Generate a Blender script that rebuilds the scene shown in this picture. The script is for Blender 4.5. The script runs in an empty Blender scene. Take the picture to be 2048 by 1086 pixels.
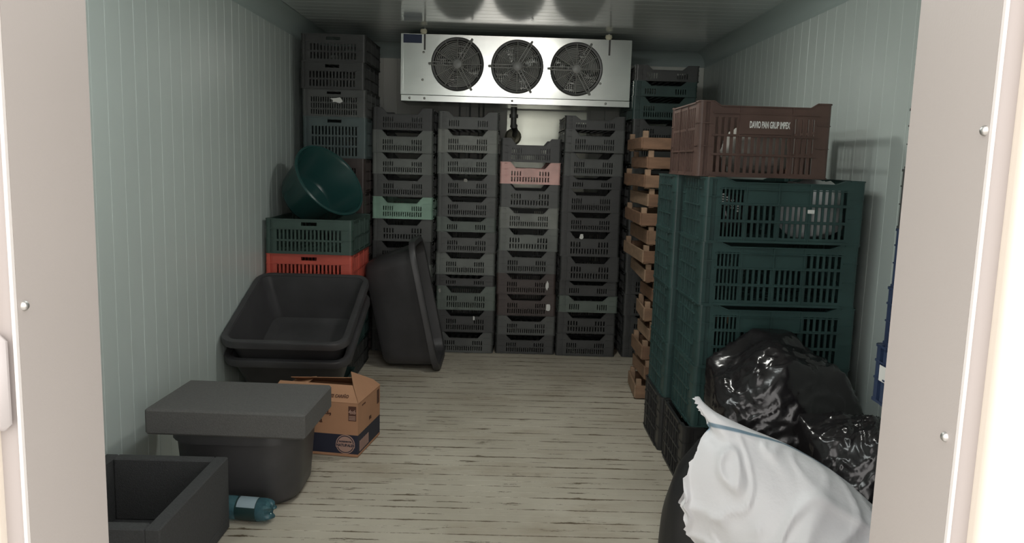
import bpy, math, random
from mathutils import Vector, Matrix, noise
random.seed(7)
PI = math.pi
S = bpy.context.scene
COL = S.collection

# ------------------------------------------------------------------ camera
cam_d = bpy.data.cameras.new('camera'); cam = bpy.data.objects.new('camera', cam_d); COL.objects.link(cam)
cam_d.sensor_width = 36.0; cam_d.lens = 1586.0 / 2048.0 * 36.0; cam_d.clip_start = 0.02
def camera_rotation():
    def d(px, py): return Vector(((px-1024)/1586.0, (py-543)/1586.0, 1.0)).normalized()
    fw = d(1012, 321); dn = d(689, 11875); dn = (dn - fw*dn.dot(fw)).normalized(); up = -dn
    rt = fw.cross(up)
    if rt.x < 0: rt = -rt
    rows = [Vector((rt[i], fw[i], up[i])) for i in range(3)]
    m = Matrix((rows[0], -rows[1], -rows[2])).transposed()
    return m.to_4x4()
cam.matrix_world = Matrix.Translation((0, 0, 1.33)) @ camera_rotation()
S.camera = cam
# ------------------------------------------------------------------ world and exposure
w = bpy.data.worlds.new('world'); S.world = w; w.use_nodes = True
bg = w.node_tree.nodes['Background']; bg.inputs[0].default_value = (1.0, 0.962, 0.935, 1); bg.inputs[1].default_value = 1.9
S.view_settings.view_transform = 'Standard'; S.view_settings.look = 'None'
S.view_settings.exposure = 0.76; S.view_settings.gamma = 1.0; S.view_settings.use_curve_mapping = False
LAMP = 12.5; BULK = 72.0

# ------------------------------------------------------------------ materials
MATS = {}
def mat(name, col, rough=0.5, metal=0.0, var=0.0, vscale=6.0, bump=0.0, bscale=40.0, spec=0.5, stretch=(1, 1, 1), trans=0.0, ior=1.45):
    if name in MATS: return MATS[name]
    m = bpy.data.materials.new(name); m.use_nodes = True; nt = m.node_tree; b = nt.nodes['Principled BSDF']
    b.inputs['Base Color'].default_value = (*col, 1); b.inputs['Roughness'].default_value = rough
    b.inputs['Metallic'].default_value = metal; b.inputs['Specular IOR Level'].default_value = spec
    if trans: b.inputs['Transmission Weight'].default_value = trans; b.inputs['IOR'].default_value = ior
    if var or bump:
        g = nt.nodes.new('ShaderNodeNewGeometry'); mp = nt.nodes.new('ShaderNodeMapping'); mp.inputs['Scale'].default_value = stretch
        nt.links.new(g.outputs['Position'], mp.inputs['Vector'])
    if var:
        n = nt.nodes.new('ShaderNodeTexNoise'); n.inputs['Scale'].default_value = vscale; n.inputs['Detail'].default_value = 6
        nt.links.new(mp.outputs[0], n.inputs['Vector'])
        r = nt.nodes.new('ShaderNodeValToRGB'); e = r.color_ramp.elements
        e[0].position = 0.3; e[1].position = 0.7
        e[0].color = (*[c*(1-var) for c in col], 1); e[1].color = (*[min(1, c*(1+var)) for c in col], 1)
        nt.links.new(n.outputs['Fac'], r.inputs[0]); nt.links.new(r.outputs[0], b.inputs['Base Color'])
    if bump:
        n2 = nt.nodes.new('ShaderNodeTexNoise'); n2.inputs['Scale'].default_value = bscale; n2.inputs['Detail'].default_value = 4
        nt.links.new(mp.outputs[0], n2.inputs['Vector'])
        bp = nt.nodes.new('ShaderNodeBump'); bp.inputs['Strength'].default_value = bump; bp.inputs['Distance'].default_value = 0.01
        nt.links.new(n2.outputs['Fac'], bp.inputs['Height']); nt.links.new(bp.outputs[0], b.inputs['Normal'])
    MATS[name] = m; return m
def emis(name, col, strength):
    m = mat(name, (0.8, 0.8, 0.8), 0.4); b = m.node_tree.nodes['Principled BSDF']
    b.inputs['Emission Color'].default_value = (*col, 1); b.inputs['Emission Strength'].default_value = strength
    return m
def floor_material():
    m = bpy.data.materials.new('worn_floor'); m.use_nodes = True; nt = m.node_tree; b = nt.nodes['Principled BSDF']; MATS['worn_floor'] = m
    N = nt.nodes.new; L = nt.links.new
    g = N('ShaderNodeNewGeometry')
    def nz(scale, st, detail=6, rough=0.6):
        mp = N('ShaderNodeMapping'); mp.inputs['Scale'].default_value = st; L(g.outputs['Position'], mp.inputs['Vector'])
        n = N('ShaderNodeTexNoise'); n.inputs['Scale'].default_value = scale; n.inputs['Detail'].default_value = detail; n.inputs['Roughness'].default_value = rough
        L(mp.outputs[0], n.inputs['Vector']); return n.outputs['Fac']
    def ramp(src, p0, p1, c0=(0, 0, 0, 1), c1=(1, 1, 1, 1)):
        r = N('ShaderNodeValToRGB'); r.color_ramp.elements[0].position = p0; r.color_ramp.elements[1].position = p1
        r.color_ramp.elements[0].color = c0; r.color_ramp.elements[1].color = c1; L(src, r.inputs[0]); return r.outputs[0]
    def mix(f, a, c, mode='MIX'):
        x = N('ShaderNodeMix'); x.data_type = 'RGBA'; x.blend_type = mode; L(f, x.inputs['Factor'])
        for s, i in ((a, 6), (c, 7)):
            if isinstance(s, tuple): x.inputs[i].default_value = s
            else: L(s, x.inputs[i])
        return x.outputs[2]
    base = ramp(nz(2.0, (1, 1, 1)), 0.3, 0.7, (0.44, 0.395, 0.315, 1), (0.58, 0.53, 0.435, 1))
    grime = ramp(nz(1.3, (1, 2.2, 1), 8, 0.7), 0.52, 0.72)
    c1 = mix(grime, base, (0.36, 0.30, 0.22, 1))
    # scuffs that follow the boards' edges, and chips of bare brown
    edge = N('ShaderNodeSeparateXYZ'); L(g.outputs['Position'], edge.inputs[0])
    def math_(op, a, v=None, k=None):
        x = N('ShaderNodeMath'); x.operation = op
        L(a, x.inputs[0]) if not isinstance(a, float) else None
        if v is not None: x.inputs[1].default_value = v
        if k is not None: L(k, x.inputs[1])
        return x.outputs[0]
    fr = math_('FRACT', math_('DIVIDE', math_('SUBTRACT', edge.outputs['Y'], 0.9), 0.054))
    d = math_('MULTIPLY', math_('ABSOLUTE', math_('SUBTRACT', fr, 0.5)), 2.0)      # 1 at a joint, 0 mid board
    near = math_('MULTIPLY', math_('POWER', d, 8.0), 0.20)
    s1 = math_('ADD', nz(8.0, (0.6, 2.6, 1), 8, 0.75), k=near)
    chips = ramp(s1, 0.605, 0.655)
    c2 = mix(chips, c1, (0.105, 0.075, 0.042, 1))
    s2 = ramp(nz(26.0, (0.7, 1.6, 1), 5, 0.7), 0.665, 0.70)
    c3 = mix(s2, c2, (0.085, 0.06, 0.04, 1))
    L(c3, b.inputs['Base Color']); b.inputs['Roughness'].default_value = 0.55
    bp = N('ShaderNodeBump'); bp.inputs['Strength'].default_value = 0.25; bp.inputs['Distance'].default_value = 0.004
    L(s1, bp.inputs['Height']); L(bp.outputs[0], b.inputs['Normal'])
    return m
floor_material()
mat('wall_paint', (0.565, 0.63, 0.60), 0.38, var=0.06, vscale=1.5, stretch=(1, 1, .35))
mat('wall_joint', (0.60, 0.66, 0.60), 0.4)
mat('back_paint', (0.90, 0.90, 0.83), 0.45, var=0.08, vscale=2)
mat('ceiling_paint', (0.60, 0.65, 0.64), 0.13, var=0.08, vscale=1.5, spec=1.0)
mat('cove', (0.42, 0.50, 0.48), 0.35)
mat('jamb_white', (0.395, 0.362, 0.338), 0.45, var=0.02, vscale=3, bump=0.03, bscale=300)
mat('frame_cream', (0.60, 0.55, 0.475), 0.35)
mat('frame_lip', (0.66, 0.63, 0.60), 0.3)
mat('gasket', (0.35, 0.315, 0.30), 0.5)
mat('outer_white', (0.95, 0.95, 0.95), 0.5)
mat('concrete', (0.5, 0.48, 0.45), 0.8, var=0.2)
mat('latch_grey', (0.40, 0.37, 0.36), 0.45)
mat('screw', (0.52, 0.51, 0.49), 0.42, 1.0)
mat('steel', (0.82, 0.83, 0.79), 0.21, 1.0, var=0.10, vscale=3.5, bump=0.04, bscale=9)
mat('steel_tray', (0.82, 0.83, 0.79), 0.24, 1.0)
mat('sheet', (0.90, 0.93, 0.80), 0.30, 0.62, var=0.06, vscale=4)
mat('fins', (0.62, 0.63, 0.60), 0.4, 0.9)
mat('fan_black', (0.055, 0.055, 0.053), 0.4)
mat('fan_wire', (0.32, 0.32, 0.30), 0.35)
mat('fan_hub', (0.33, 0.33, 0.32), 0.35)
mat('blue_label', (0.03, 0.045, 0.10), 0.5)
mat('foam_blob', (0.72, 0.68, 0.52), 0.9, bump=0.5, bscale=60)
mat('pipe_dark', (0.06, 0.06, 0.055), 0.4)
mat('pipe_grey', (0.30, 0.31, 0.29), 0.5)
P_COL = {'black': (0.052, 0.053, 0.052), 'charcoal': (0.090, 0.094, 0.090), 'grey': (0.150, 0.163, 0.150), 'grey green': (0.115, 0.140, 0.122),
         'pale grey': (0.21, 0.22, 0.20), 'pink': (0.74, 0.45, 0.41), 'mint green': (0.29, 0.46, 0.36), 'teal grey': (0.075, 0.105, 0.105),
         'dark green': (0.028, 0.060, 0.055), 'bottle green': (0.028, 0.064, 0.060), 'orange': (0.55, 0.095, 0.065), 'moss green': (0.048, 0.085, 0.071),
         'brown': (0.105, 0.062, 0.050), 'blue': (0.022, 0.038, 0.085), 'jet black': (0.024, 0.024, 0.024), 'brownish black': (0.062, 0.046, 0.042)}
for k, c in P_COL.items(): mat('plastic_' + k.replace(' ', '_'), c, 0.42, var=0.18, vscale=7)
mat('tub_black', (0.054, 0.052, 0.054), 0.42, var=0.25, vscale=5)
mat('foam_dark', (0.052, 0.052, 0.053), 0.85, var=0.15, vscale=160, bump=0.3, bscale=250)
mat('foam_lid', (0.115, 0.111, 0.106), 0.85, var=0.12, vscale=160, bump=0.3, bscale=250)
mat('basin_teal', (0.020, 0.070, 0.066), 0.22)
for i, c in enumerate([(0.235, 0.140, 0.085), (0.195, 0.108, 0.064), (0.30, 0.195, 0.125)]): mat('wood_%d' % i, c, 0.75, var=0.22, vscale=9, stretch=(1, 1, 4), bump=0.15, bscale=60)
mat('cardboard', (0.43, 0.225, 0.125), 0.8, var=0.06, vscale=8)
mat('cardboard_inside', (0.50, 0.33, 0.20), 0.85)
mat('print_navy', (0.016, 0.018, 0.036), 0.6, var=0.15)
mat('print_brown', (0.09, 0.035, 0.02), 0.7)
mat('print_pale', (0.40, 0.25, 0.20), 0.7)
mat('paper_white', (0.75, 0.75, 0.72), 0.7)
mat('paper_grey', (0.35, 0.34, 0.31), 0.8)
mat('bag_black', (0.016, 0.014, 0.015), 0.20, bump=0.22, bscale=9, spec=0.55, stretch=(1, .6, 1.6))
mat('bag_matte', (0.020, 0.020, 0.021), 0.42, bump=0.25, bscale=9)
mat('bag_white', (0.70, 0.70, 0.70), 0.45, bump=0.3, bscale=12)
mat('bottle_plastic', (0.16, 0.36, 0.42), 0.05, trans=0.75, ior=1.35)
mat('bottle_label', (0.012, 0.035, 0.035), 0.4)
mat('bottle_print', (0.30, 0.38, 0.42), 0.5)
mat('lamp_body', (0.8, 0.8, 0.8), 0.5)
emis('lamp_glow', (0.95, 1.0, 0.985), LAMP); emis('bulkhead_glow', (1.0, 1.0, 0.94), BULK)
def sack_material():
    m = bpy.data.materials.new('woven_sack'); m.use_nodes = True; nt = m.node_tree; b = nt.nodes['Principled BSDF']; MATS['woven_sack'] = m
    N = nt.nodes.new; L = nt.links.new
    uv = N('ShaderNodeUVMap'); sp = N('ShaderNodeSeparateXYZ'); L(uv.outputs[0], sp.inputs[0])
    r = N('ShaderNodeValToRGB'); e = r.color_ramp.elements
    base = (0.86, 0.855, 0.87, 1); blue = (0.22, 0.32, 0.40, 1)
    e[0].position = 0.0; e[0].color = base; e[1].position = 1.0; e[1].color = base
    for p, c in ((0.291, base), (0.293, blue), (0.307, blue), (0.309, base)):
        q = e.new(p); q.color = c
    L(sp.outputs['Y'], r.inputs[0]); L(r.outputs[0], b.inputs['Base Color']); b.inputs['Roughness'].default_value = 0.38
    mp = N('ShaderNodeMapping'); mp.inputs['Scale'].default_value = (320, 420, 1); L(uv.outputs[0], mp.inputs['Vector'])
    ck = N('ShaderNodeTexChecker'); ck.inputs['Scale'].default_value = 1.0; L(mp.outputs[0], ck.inputs['Vector'])
    bp = N('ShaderNodeBump'); bp.inputs['Strength'].default_value = 0.10; bp.inputs['Distance'].default_value = 0.001; L(ck.outputs['Fac'], bp.inputs['Height'])
    g = N('ShaderNodeNewGeometry'); n = N('ShaderNodeTexNoise'); n.inputs['Scale'].default_value = 16; n.inputs['Detail'].default_value = 5; L(g.outputs['Position'], n.inputs['Vector'])
    b2 = N('ShaderNodeBump'); b2.inputs['Strength'].default_value = 0.35; b2.inputs['Distance'].default_value = 0.012
    L(n.outputs['Fac'], b2.inputs['Height']); L(bp.outputs[0], b2.inputs['Normal']); L(b2.outputs[0], b.inputs['Normal'])
sack_material()

# ------------------------------------------------------------------ mesh helpers
class MB:
    def __init__(s): s.v = []; s.f = []
    def add(s, vs, fs):
        o = len(s.v); s.v += [tuple(v) for v in vs]; s.f += [tuple(i+o for i in f) for f in fs]; return s
    def box(s, x0, x1, y0, y1, z0, z1):
        return s.add([(x0,y0,z0),(x1,y0,z0),(x1,y1,z0),(x0,y1,z0),(x0,y0,z1),(x1,y0,z1),(x1,y1,z1),(x0,y1,z1)],
                     [(0,3,2,1),(4,5,6,7),(0,1,5,4),(1,2,6,5),(2,3,7,6),(3,0,4,7)])
    def cbox(s, x0, x1, y0, y1, z0, z1, b):      # box with chamfered edges
        vs = []; ix = {}
        for sx in (0, 1):
            for sy in (0, 1):
                for sz in (0, 1):
                    X, Y, Z = (x0, x1)[sx], (y0, y1)[sy], (z0, z1)[sz]
                    dx, dy, dz = (b, -b)[sx], (b, -b)[sy], (b, -b)[sz]
                    for a, p in enumerate(((X, Y+dy, Z+dz), (X+dx, Y, Z+dz), (X+dx, Y+dy, Z))):
                        ix[(sx, sy, sz, a)] = len(vs); vs.append(p)
        g = lambda *k: ix[k]
        F = []
        for q in (0, 1):
            f = [g(q,0,0,0), g(q,1,0,0), g(q,1,1,0), g(q,0,1,0)]; F.append(f if q else f[::-1])
            f = [g(0,q,0,1), g(1,q,0,1), g(1,q,1,1), g(0,q,1,1)]; F.append(f[::-1] if q else f)
            f = [g(0,0,q,2), g(1,0,q,2), g(1,1,q,2), g(0,1,q,2)]; F.append(f if q else f[::-1])
        for p in (0, 1):
            for q in (0, 1):
                F.append([g(p,q,0,0), g(p,q,1,0), g(p,q,1,1), g(p,q,0,1)])
                F.append([g(p,0,q,0), g(p,1,q,0), g(p,1,q,2), g(p,0,q,2)])
                F.append([g(0,p,q,1), g(1,p,q,1), g(1,p,q,2), g(0,p,q,2)])
                for r in (0, 1): F.append([g(p,q,r,0), g(p,q,r,1), g(p,q,r,2)])
        return s.add(vs, F)
    def prism(s, poly, z0, z1, axis='z'):
        n = len(poly)
        def P(a, b, c): return {'z': (a, b, c), 'y': (a, c, b), 'x': (c, a, b)}[axis]
        vs = [P(a, b, z0) for a, b in poly] + [P(a, b, z1) for a, b in poly]
        fs = [tuple(range(n))[::-1], tuple(range(n, 2*n))] + [(i, (i+1) % n, n+(i+1) % n, n+i) for i in range(n)]
        return s.add(vs, fs)
    def tube(s, pts, r, n=8, cap=True, closed=False):
        pts = [Vector(p) for p in pts]; m = len(pts); R = r if isinstance(r, (list, tuple)) else [r]*m
        vs = []; prev = None
        for i, p in enumerate(pts):
            if closed: t = pts[(i+1) % m] - pts[i-1]
            else: t = pts[min(i+1, m-1)] - pts[max(i-1, 0)]
            t.normalize()
            a = prev if prev is not None else (Vector((0, 0, 1)) if abs(t.z) < .9 else Vector((1, 0, 0)))
            u = (a - t*a.dot(t)).normalized(); prev = u; v = t.cross(u)
            vs += [p + (u*math.cos(2*PI*k/n) + v*math.sin(2*PI*k/n))*R[i] for k in range(n)]
        fs = []
        for i in range(m if closed else m-1):
            j = (i+1) % m
            fs += [(i*n+k, i*n+(k+1) % n, j*n+(k+1) % n, j*n+k) for k in range(n)]
        if cap and not closed: fs += [tuple(range(n))[::-1], tuple(range((m-1)*n, m*n))]
        return s.add(vs, fs)
    def lathe(s, prof, n=32, axis='z', c=(0, 0, 0)):
        vs = []; fs = []
        for r, h in prof:
            for k in range(n):
                a = 2*PI*k/n; p = (r*math.cos(a), r*math.sin(a), h)
                if axis == 'y': p = (p[0], p[2], p[1])
                if axis == 'x': p = (p[2], p[0], p[1])
                vs.append((p[0]+c[0], p[1]+c[1], p[2]+c[2]))
        for i in range(len(prof)-1):
            fs += [(i*n+k, i*n+(k+1) % n, (i+1)*n+(k+1) % n, (i+1)*n+k) for k in range(n)]
        return s.add(vs, fs)
    def loops(s, L, cap0=False, cap1=False):
        n = len(L[0]); vs = [p for l in L for p in l]; fs = []
        for i in range(len(L)-1): fs += [(i*n+k, i*n+(k+1) % n, (i+1)*n+(k+1) % n, (i+1)*n+k) for k in range(n)]
        if cap0: fs.append(tuple(range(n))[::-1])
        if cap1: fs.append(tuple(range((len(L)-1)*n, len(L)*n)))
        return s.add(vs, fs)
    def mesh(s, name, m=None, smooth=False):
        me = bpy.data.meshes.new(name); me.from_pydata(s.v, [], s.f); me.validate(); me.update()
        import bmesh
        b = bmesh.new(); b.from_mesh(me); bmesh.ops.recalc_face_normals(b, faces=b.faces); b.to_mesh(me); b.free()
        if m: me.materials.append(MATS[m])
        if smooth:
            for p in me.polygons: p.use_smooth = True
            try: me.set_sharp_from_angle(angle=math.radians(40))
            except Exception: pass
        return me
    def build(s, name, m, parent=None, smooth=False, loc=None): return link(name, s.mesh(name, m, smooth), parent, loc)
def link(name, me, parent=None, loc=None, rot=None, m=None):
    o = bpy.data.objects.new(name, me); COL.objects.link(o)
    if parent: o.parent = parent
    if loc: o.location = loc
    if rot: o.rotation_euler = rot
    if m and me is not None:
        o.material_slots[0].link = 'OBJECT'; o.material_slots[0].material = MATS[m]
    return o
def thing(name, label, cat, loc=(0, 0, 0), rot=(0, 0, 0), group=None):
    o = link(name, None, None, loc, rot); o.empty_display_size = 0.05; return tag(o, label, cat, group)
def tag(o, label, cat, group=None):
    o['label'] = label; o['category'] = cat
    if group: o['group'] = group
    return o
def struct(o): o['kind'] = 'structure'; return o
def text(name, s, size, m, parent, loc, rot, sx=1.0, bold=0.0, align='CENTER'):
    c = bpy.data.curves.new(name, 'FONT'); c.body = s; c.size = size; c.align_x = align; c.align_y = 'CENTER'; c.extrude = 0.0004; c.offset = bold
    t = bpy.data.objects.new(name, c); COL.objects.link(t)
    dg = bpy.context.evaluated_depsgraph_get(); me = bpy.data.meshes.new_from_object(t.evaluated_get(dg))
    bpy.data.objects.remove(t); bpy.data.curves.remove(c)
    me.materials.clear(); me.materials.append(MATS[m])
    o = link(name, me, parent, loc, rot); o.scale = (sx, 1, 1); return o

# ------------------------------------------------------------------ room shell
X0, X1, YF, YB, ZC = -1.40, 1.52, 0.90, 6.30, 2.19
PIT = 0.108
def ribbed(width, length, gap=0.0016, gw=0.0045, gd=0.0013):
    """sheet in XY, normal +Z, micro ribs every PIT along x, thickness 0.012 below z=0"""
    prof = [(gap, -0.012), (gap, -0.002), (gap+0.002, 0.0)]
    x = PIT
    while x < width - 0.03:
        prof += [(x-gw/2, 0), (x-gw/6, -gd), (x+gw/6, -gd), (x+gw/2, 0)]; x += PIT
    prof += [(width-gap-0.002, 0), (width-gap, -0.002), (width-gap, -0.012)]
    b = MB(); n = len(prof); vs = [(x, 0, z) for x, z in prof] + [(x, length, z) for x, z in prof]
    b.add(vs, [(i, i+1, n+i+1, n+i) for i in range(n-1)] + [tuple(range(n)), tuple(range(n, 2*n))])
    return b
def panels(root, span, length, frame, name, m):
    """frame maps local (along, up, out) to the world"""
    a = 0.0; cache = {}
    while a < span - 0.02:
        wd = min(1.08, span - a); k = round(wd, 3)
        if k not in cache: cache[k] = ribbed(wd, length).mesh(name, m)
        o = link(name, cache[k]); o.matrix_world = frame @ Matrix.Translation((a, 0, 0)); o.parent = root
        a += wd
def basis(x, y, z, o): return Matrix(((x[0], y[0], z[0], o[0]), (x[1], y[1], z[1], o[1]), (x[2], y[2], z[2], o[2]), (0, 0, 0, 1)))
T = 0.10
wl = struct(MB().box(X0-T, X0-0.012, YF, YB+T, 0, ZC).build('wall_left', 'wall_joint'))
panels(wl, YB-YF, ZC, basis((0, 1, 0), (0, 0, 1), (1, 0, 0), (X0, YF, 0)), 'wall_panel', 'wall_paint')
wr = struct(MB().box(X1+0.012, X1+T, YF, YB+T, 0, ZC).build('wall_right', 'wall_joint'))
panels(wr, YB-YF, ZC, basis((0, -1, 0), (0, 0, 1), (-1, 0, 0), (X1, YB, 0)), 'wall_panel', 'wall_paint')
wb = struct(MB().box(X0-0.012, X1+0.012, YB+0.012, YB+T, 0, ZC).build('wall_back', 'wall_joint'))
panels(wb, X1-X0, ZC, basis((1, 0, 0), (0, 0, 1), (0, -1, 0), (X0, YB, 0)), 'wall_panel', 'back_paint')
ce = struct(MB().box(X0-T, X1+T, YF-0.15, YB+T, ZC+0.012, ZC+T).build('ceiling', 'ceiling_paint'))
panels(ce, YB-YF, X1-X0, basis((0, 1, 0), (1, 0, 0), (0, 0, -1), (X0, YF, ZC)), 'ceiling_panel', 'ceiling_paint')
fl = struct(MB().box(X0-T, X1+T, YF, YB+T, -0.10, -0.007).build('floor', 'worn_floor'))
def board_mesh():
    p = PIT; prof = [(0.0020, -0.007), (0.0020, -0.0014), (0.0034, 0), (p*.5-0.0008, 0.0), (p*.5+0.0006, 0.0011), (p-0.0034, 0.0010), (p-0.0020, 0.0), (p-0.0020, -0.007)]
    b = MB(); n = len(prof); L = X1-X0
    b.add([(0, y, z) for y, z in prof] + [(L, y, z) for y, z in prof], [(i, i+1, n+i+1, n+i) for i in range(n-1)] + [tuple(range(n)), tuple(range(n, 2*n))])
    return b.mesh('floor_board', 'worn_floor')
bm_ = board_mesh()
for i in range(50): link('floor_board', bm_, fl, (X0, YF + i*PIT, 0))
# rounded cove strips between walls and ceiling
def cove(name, p0, p1, inward):
    R = 0.10; b = MB(); p0 = Vector(p0); p1 = Vector(p1); d = Vector(inward)
    L = []
    for p in (p0, p1):
        ring = [p + d*(R - R*math.cos(a)) + Vector((0, 0, -R + R*math.sin(a))) for a in [PI/2*k/8 for k in range(9)]]
        ring += [p + d*(R+0.004), p + d*0.001, p + d*0.001 + Vector((0, 0, -R-0.004))]
        L.append(ring)
    # concave quarter round
    b.loops(L, True, True); return struct(b.build(name, 'cove', None, True))
cove('trim_1', (X0, YF, ZC), (X0, YB, ZC), (1, 0, 0))
cove('trim_2', (X1, YB, ZC), (X1, YF, ZC), (-1, 0, 0))
cove('trim_3', (X0, YB, ZC), (X1, YB, ZC), (0, -1, 0))
# front wall with the doorway
DX0, DX1, DZ, YO = -0.463, 0.451, 2.05, 0.75
fw_ = MB()
fw_.box(X0-T, DX0-0.004, YO, YF, 0, ZC); fw_.box(DX1+0.004, X1+T, YO, YF, 0, ZC); fw_.box(DX0-0.004, DX1+0.004, YO, YF, DZ+0.004, ZC)
struct(fw_.build('wall_front', 'outer_white'))
dr = struct(link('door_1', None, None, (0, 0, 0)))
def strip(name, x0, x1, y0, y1, m, b=0.0, parent=dr, z0=0.0, z1=DZ):
    q = MB()
    q.cbox(x0, x1, y0, y1, z0, z1, b) if b else q.box(x0, x1, y0, y1, z0, z1)
    return q.build(name, m, parent, bool(b))
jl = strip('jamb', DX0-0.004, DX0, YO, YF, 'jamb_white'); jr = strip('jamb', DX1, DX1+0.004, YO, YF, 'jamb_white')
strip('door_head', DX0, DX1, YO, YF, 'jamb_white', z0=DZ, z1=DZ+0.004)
strip('frame_lip', DX1, DX1+0.0035, YO-0.006, YO, 'frame_lip', 0.0008); strip('frame_lip', DX0-0.0035, DX0, YO-0.006, YO, 'frame_lip', 0.0008)
strip('gasket_strip', DX1+0.0035, DX1+0.030, YO-0.003, YO, 'gasket', 0.001); strip('gasket_strip', DX0-0.030, DX0-0.0035, YO-0.003, YO, 'gasket', 0.001)
def profile(x0, x1, flip):
    q = MB(); pts = [(x0, YO), (x0, YO-0.012)]
    for k in range(7):
        a = PI/2*k/6; pts.append((x0+0.010-0.010*math.cos(a), YO-0.012-0.010*math.sin(a)))
    pts += [(x1-0.006, YO-0.022), (x1, YO-0.016), (x1, YO)]
    if flip: pts = [(-x + flip, y) for x, y in pts]
    q.prism(pts, 0, DZ+0.05); q.build('frame_profile', 'frame_cream', dr, True)
profile(DX1+0.0215, DX1+0.060, None); profile(DX1+0.0215, DX1+0.060, DX0+DX1)
def screw(parent, x, y, z, sgn, r=0.0052, axis='x'):
    b = MB(); pr = [(0.0, 0.0045), (r*.5, 0.0040), (r*.85, 0.0025), (r, 0.0)]
    b.lathe([(a, h*sgn) for a, h in pr], 16, axis); return b.build('screw', 'screw', parent, True, (x, y, z))
screw(jl, DX0, YO+0.010, 1.177, 1); screw(jr, DX1, YO+0.006, 1.371, -1); screw(jr, DX1, YO+0.016, 1.067, -1); screw(jl, DX0, YO+0.012, 1.62, 1); screw(jl, DX0, YO+0.012, 0.74, 1); screw(jr, DX1, YO+0.012, 0.70, -1)
b = MB(); b.cbox(DX0-0.034, DX0-0.006, YO-0.018, YO-0.003, 1.058, 1.152, 0.006); b.build('strike_plate', 'latch_grey', dr, True)
struct(MB().box(-6, 6, -8, YO, -0.10, -0.002).build('ground', 'concrete'))

# ------------------------------------------------------------------ ceiling lamp (above the frame, lights the room)
lp = thing('ceiling_lamp', 'long white tube lamp fixed to the ceiling inside the doorway', 'lamp', (-0.22, 2.15, ZC))
MB().cbox(-0.06, 0.06, -0.65, 0.65, -0.022, -0.001, 0.004).build('lamp_base', 'lamp_body', lp)
b = MB(); L = []
for y in (-0.62, 0.62): L.append([(0.05*math.cos(a), y, -0.022-0.045*math.sin(a)) for a in [PI*k/12 for k in range(13)]])
b.loops(L, True, True).build('diffuser', 'lamp_glow', lp, True)

l2 = thing('bulkhead_lamp', 'round white bulkhead lamp fixed to the ceiling before the fan cooler', 'lamp', (0.26, 3.74, ZC))
MB().lathe([(0.0, -0.001), (0.135, -0.001), (0.135, -0.012), (0.125, -0.018), (0.0, -0.018)], 32).build('lamp_base', 'lamp_body', l2, True)
MB().lathe([(0.085, -0.018), (0.080, -0.03), (0.062, -0.040), (0.035, -0.044), (0.0, -0.045)], 32).build('diffuser', 'bulkhead_glow', l2, True)

# ------------------------------------------------------------------ evaporator with three fans
ev = thing('fan_cooler', 'galvanised steel evaporator with three round fans hanging under the ceiling', 'cooler', (0, 0, 0))
EX0, EX1, EY, EZ0, EZ1 = -0.717, 0.820, 5.45, 1.752, 2.148
FC = [(-0.342, 1.957), (0.058, 1.953), (0.454, 1.949)]; FR = 0.172
def plate_with_holes():
    b = MB(); xs = [EX0]; s = 0.187
    for cx, cz in FC: xs += [cx-s, cx+s]
    xs.append(EX1); t = 0.004
    for i in range(0, len(xs), 2):
        if xs[i+1] - xs[i] > 0.001: b.box(xs[i], xs[i+1], EY, EY+t, EZ0, EZ1)
    for cx, cz in FC:
        b.box(cx-s, cx+s, EY, EY+t, EZ0, cz-s) ; b.box(cx-s, cx+s, EY, EY+t, cz+s, EZ1)
        n = 64; A = []; B = []
        for k in range(n):
            a = 2*PI*k/n; c, d = math.cos(a), math.sin(a); q = s/max(abs(c), abs(d))
            A.append((cx+c*q, EY, cz+d*q)); B.append((cx+c*FR, EY, cz+d*FR))
        b.loops([A, B, [(x, y+0.03, z) for x, y, z in B]])
    return b
plate_with_holes().build('front_plate', 'steel', ev)
cs = MB(); D = 0.40
cs.box(EX0, EX0+0.003, EY+0.004, EY+D, EZ0, EZ1); cs.box(EX1-0.003, EX1, EY+0.004, EY+D, EZ0, EZ1)
cs.box(EX0, EX1, EY+0.004, EY+D, EZ1-0.003, EZ1); cs.box(EX0-0.004, EX0+0.012, EY-0.003, EY, EZ0, EZ1)
cs.build('casing', 'steel', ev)
ct = MB(); ct.cbox(EX0-0.003, EX1+0.003, EY-0.004, EY+D+0.02, 1.706, 1.750, 0.003); tray = ct.build('drip_tray', 'steel_tray', ev)
fn = MB(); x = EX0+0.01
fn.box(EX0+0.004, EX1-0.004, EY+D-0.03, EY+D-0.02, EZ0, EZ1-0.004)
while x < EX1-0.01: fn.box(x, x+0.0035, EY+0.20, EY+D-0.03, EZ0+0.01, EZ1-0.012); x += 0.014
fn.build('cooling_fins', 'fins', ev)
tb = MB()
for z in [EZ0+0.03+0.045*k for k in range(8)]: tb.box(EX0+0.01, EX1-0.01, EY+0.19, EY+0.2, z, z+0.006)
tb.build('coil_tubes', 'fins', ev)
MB().box(EX0+0.010, EX0+0.135, EY-0.0015, EY, EZ1-0.060, EZ1-0.004).build('rating_label', 'blue_label', ev)
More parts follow.
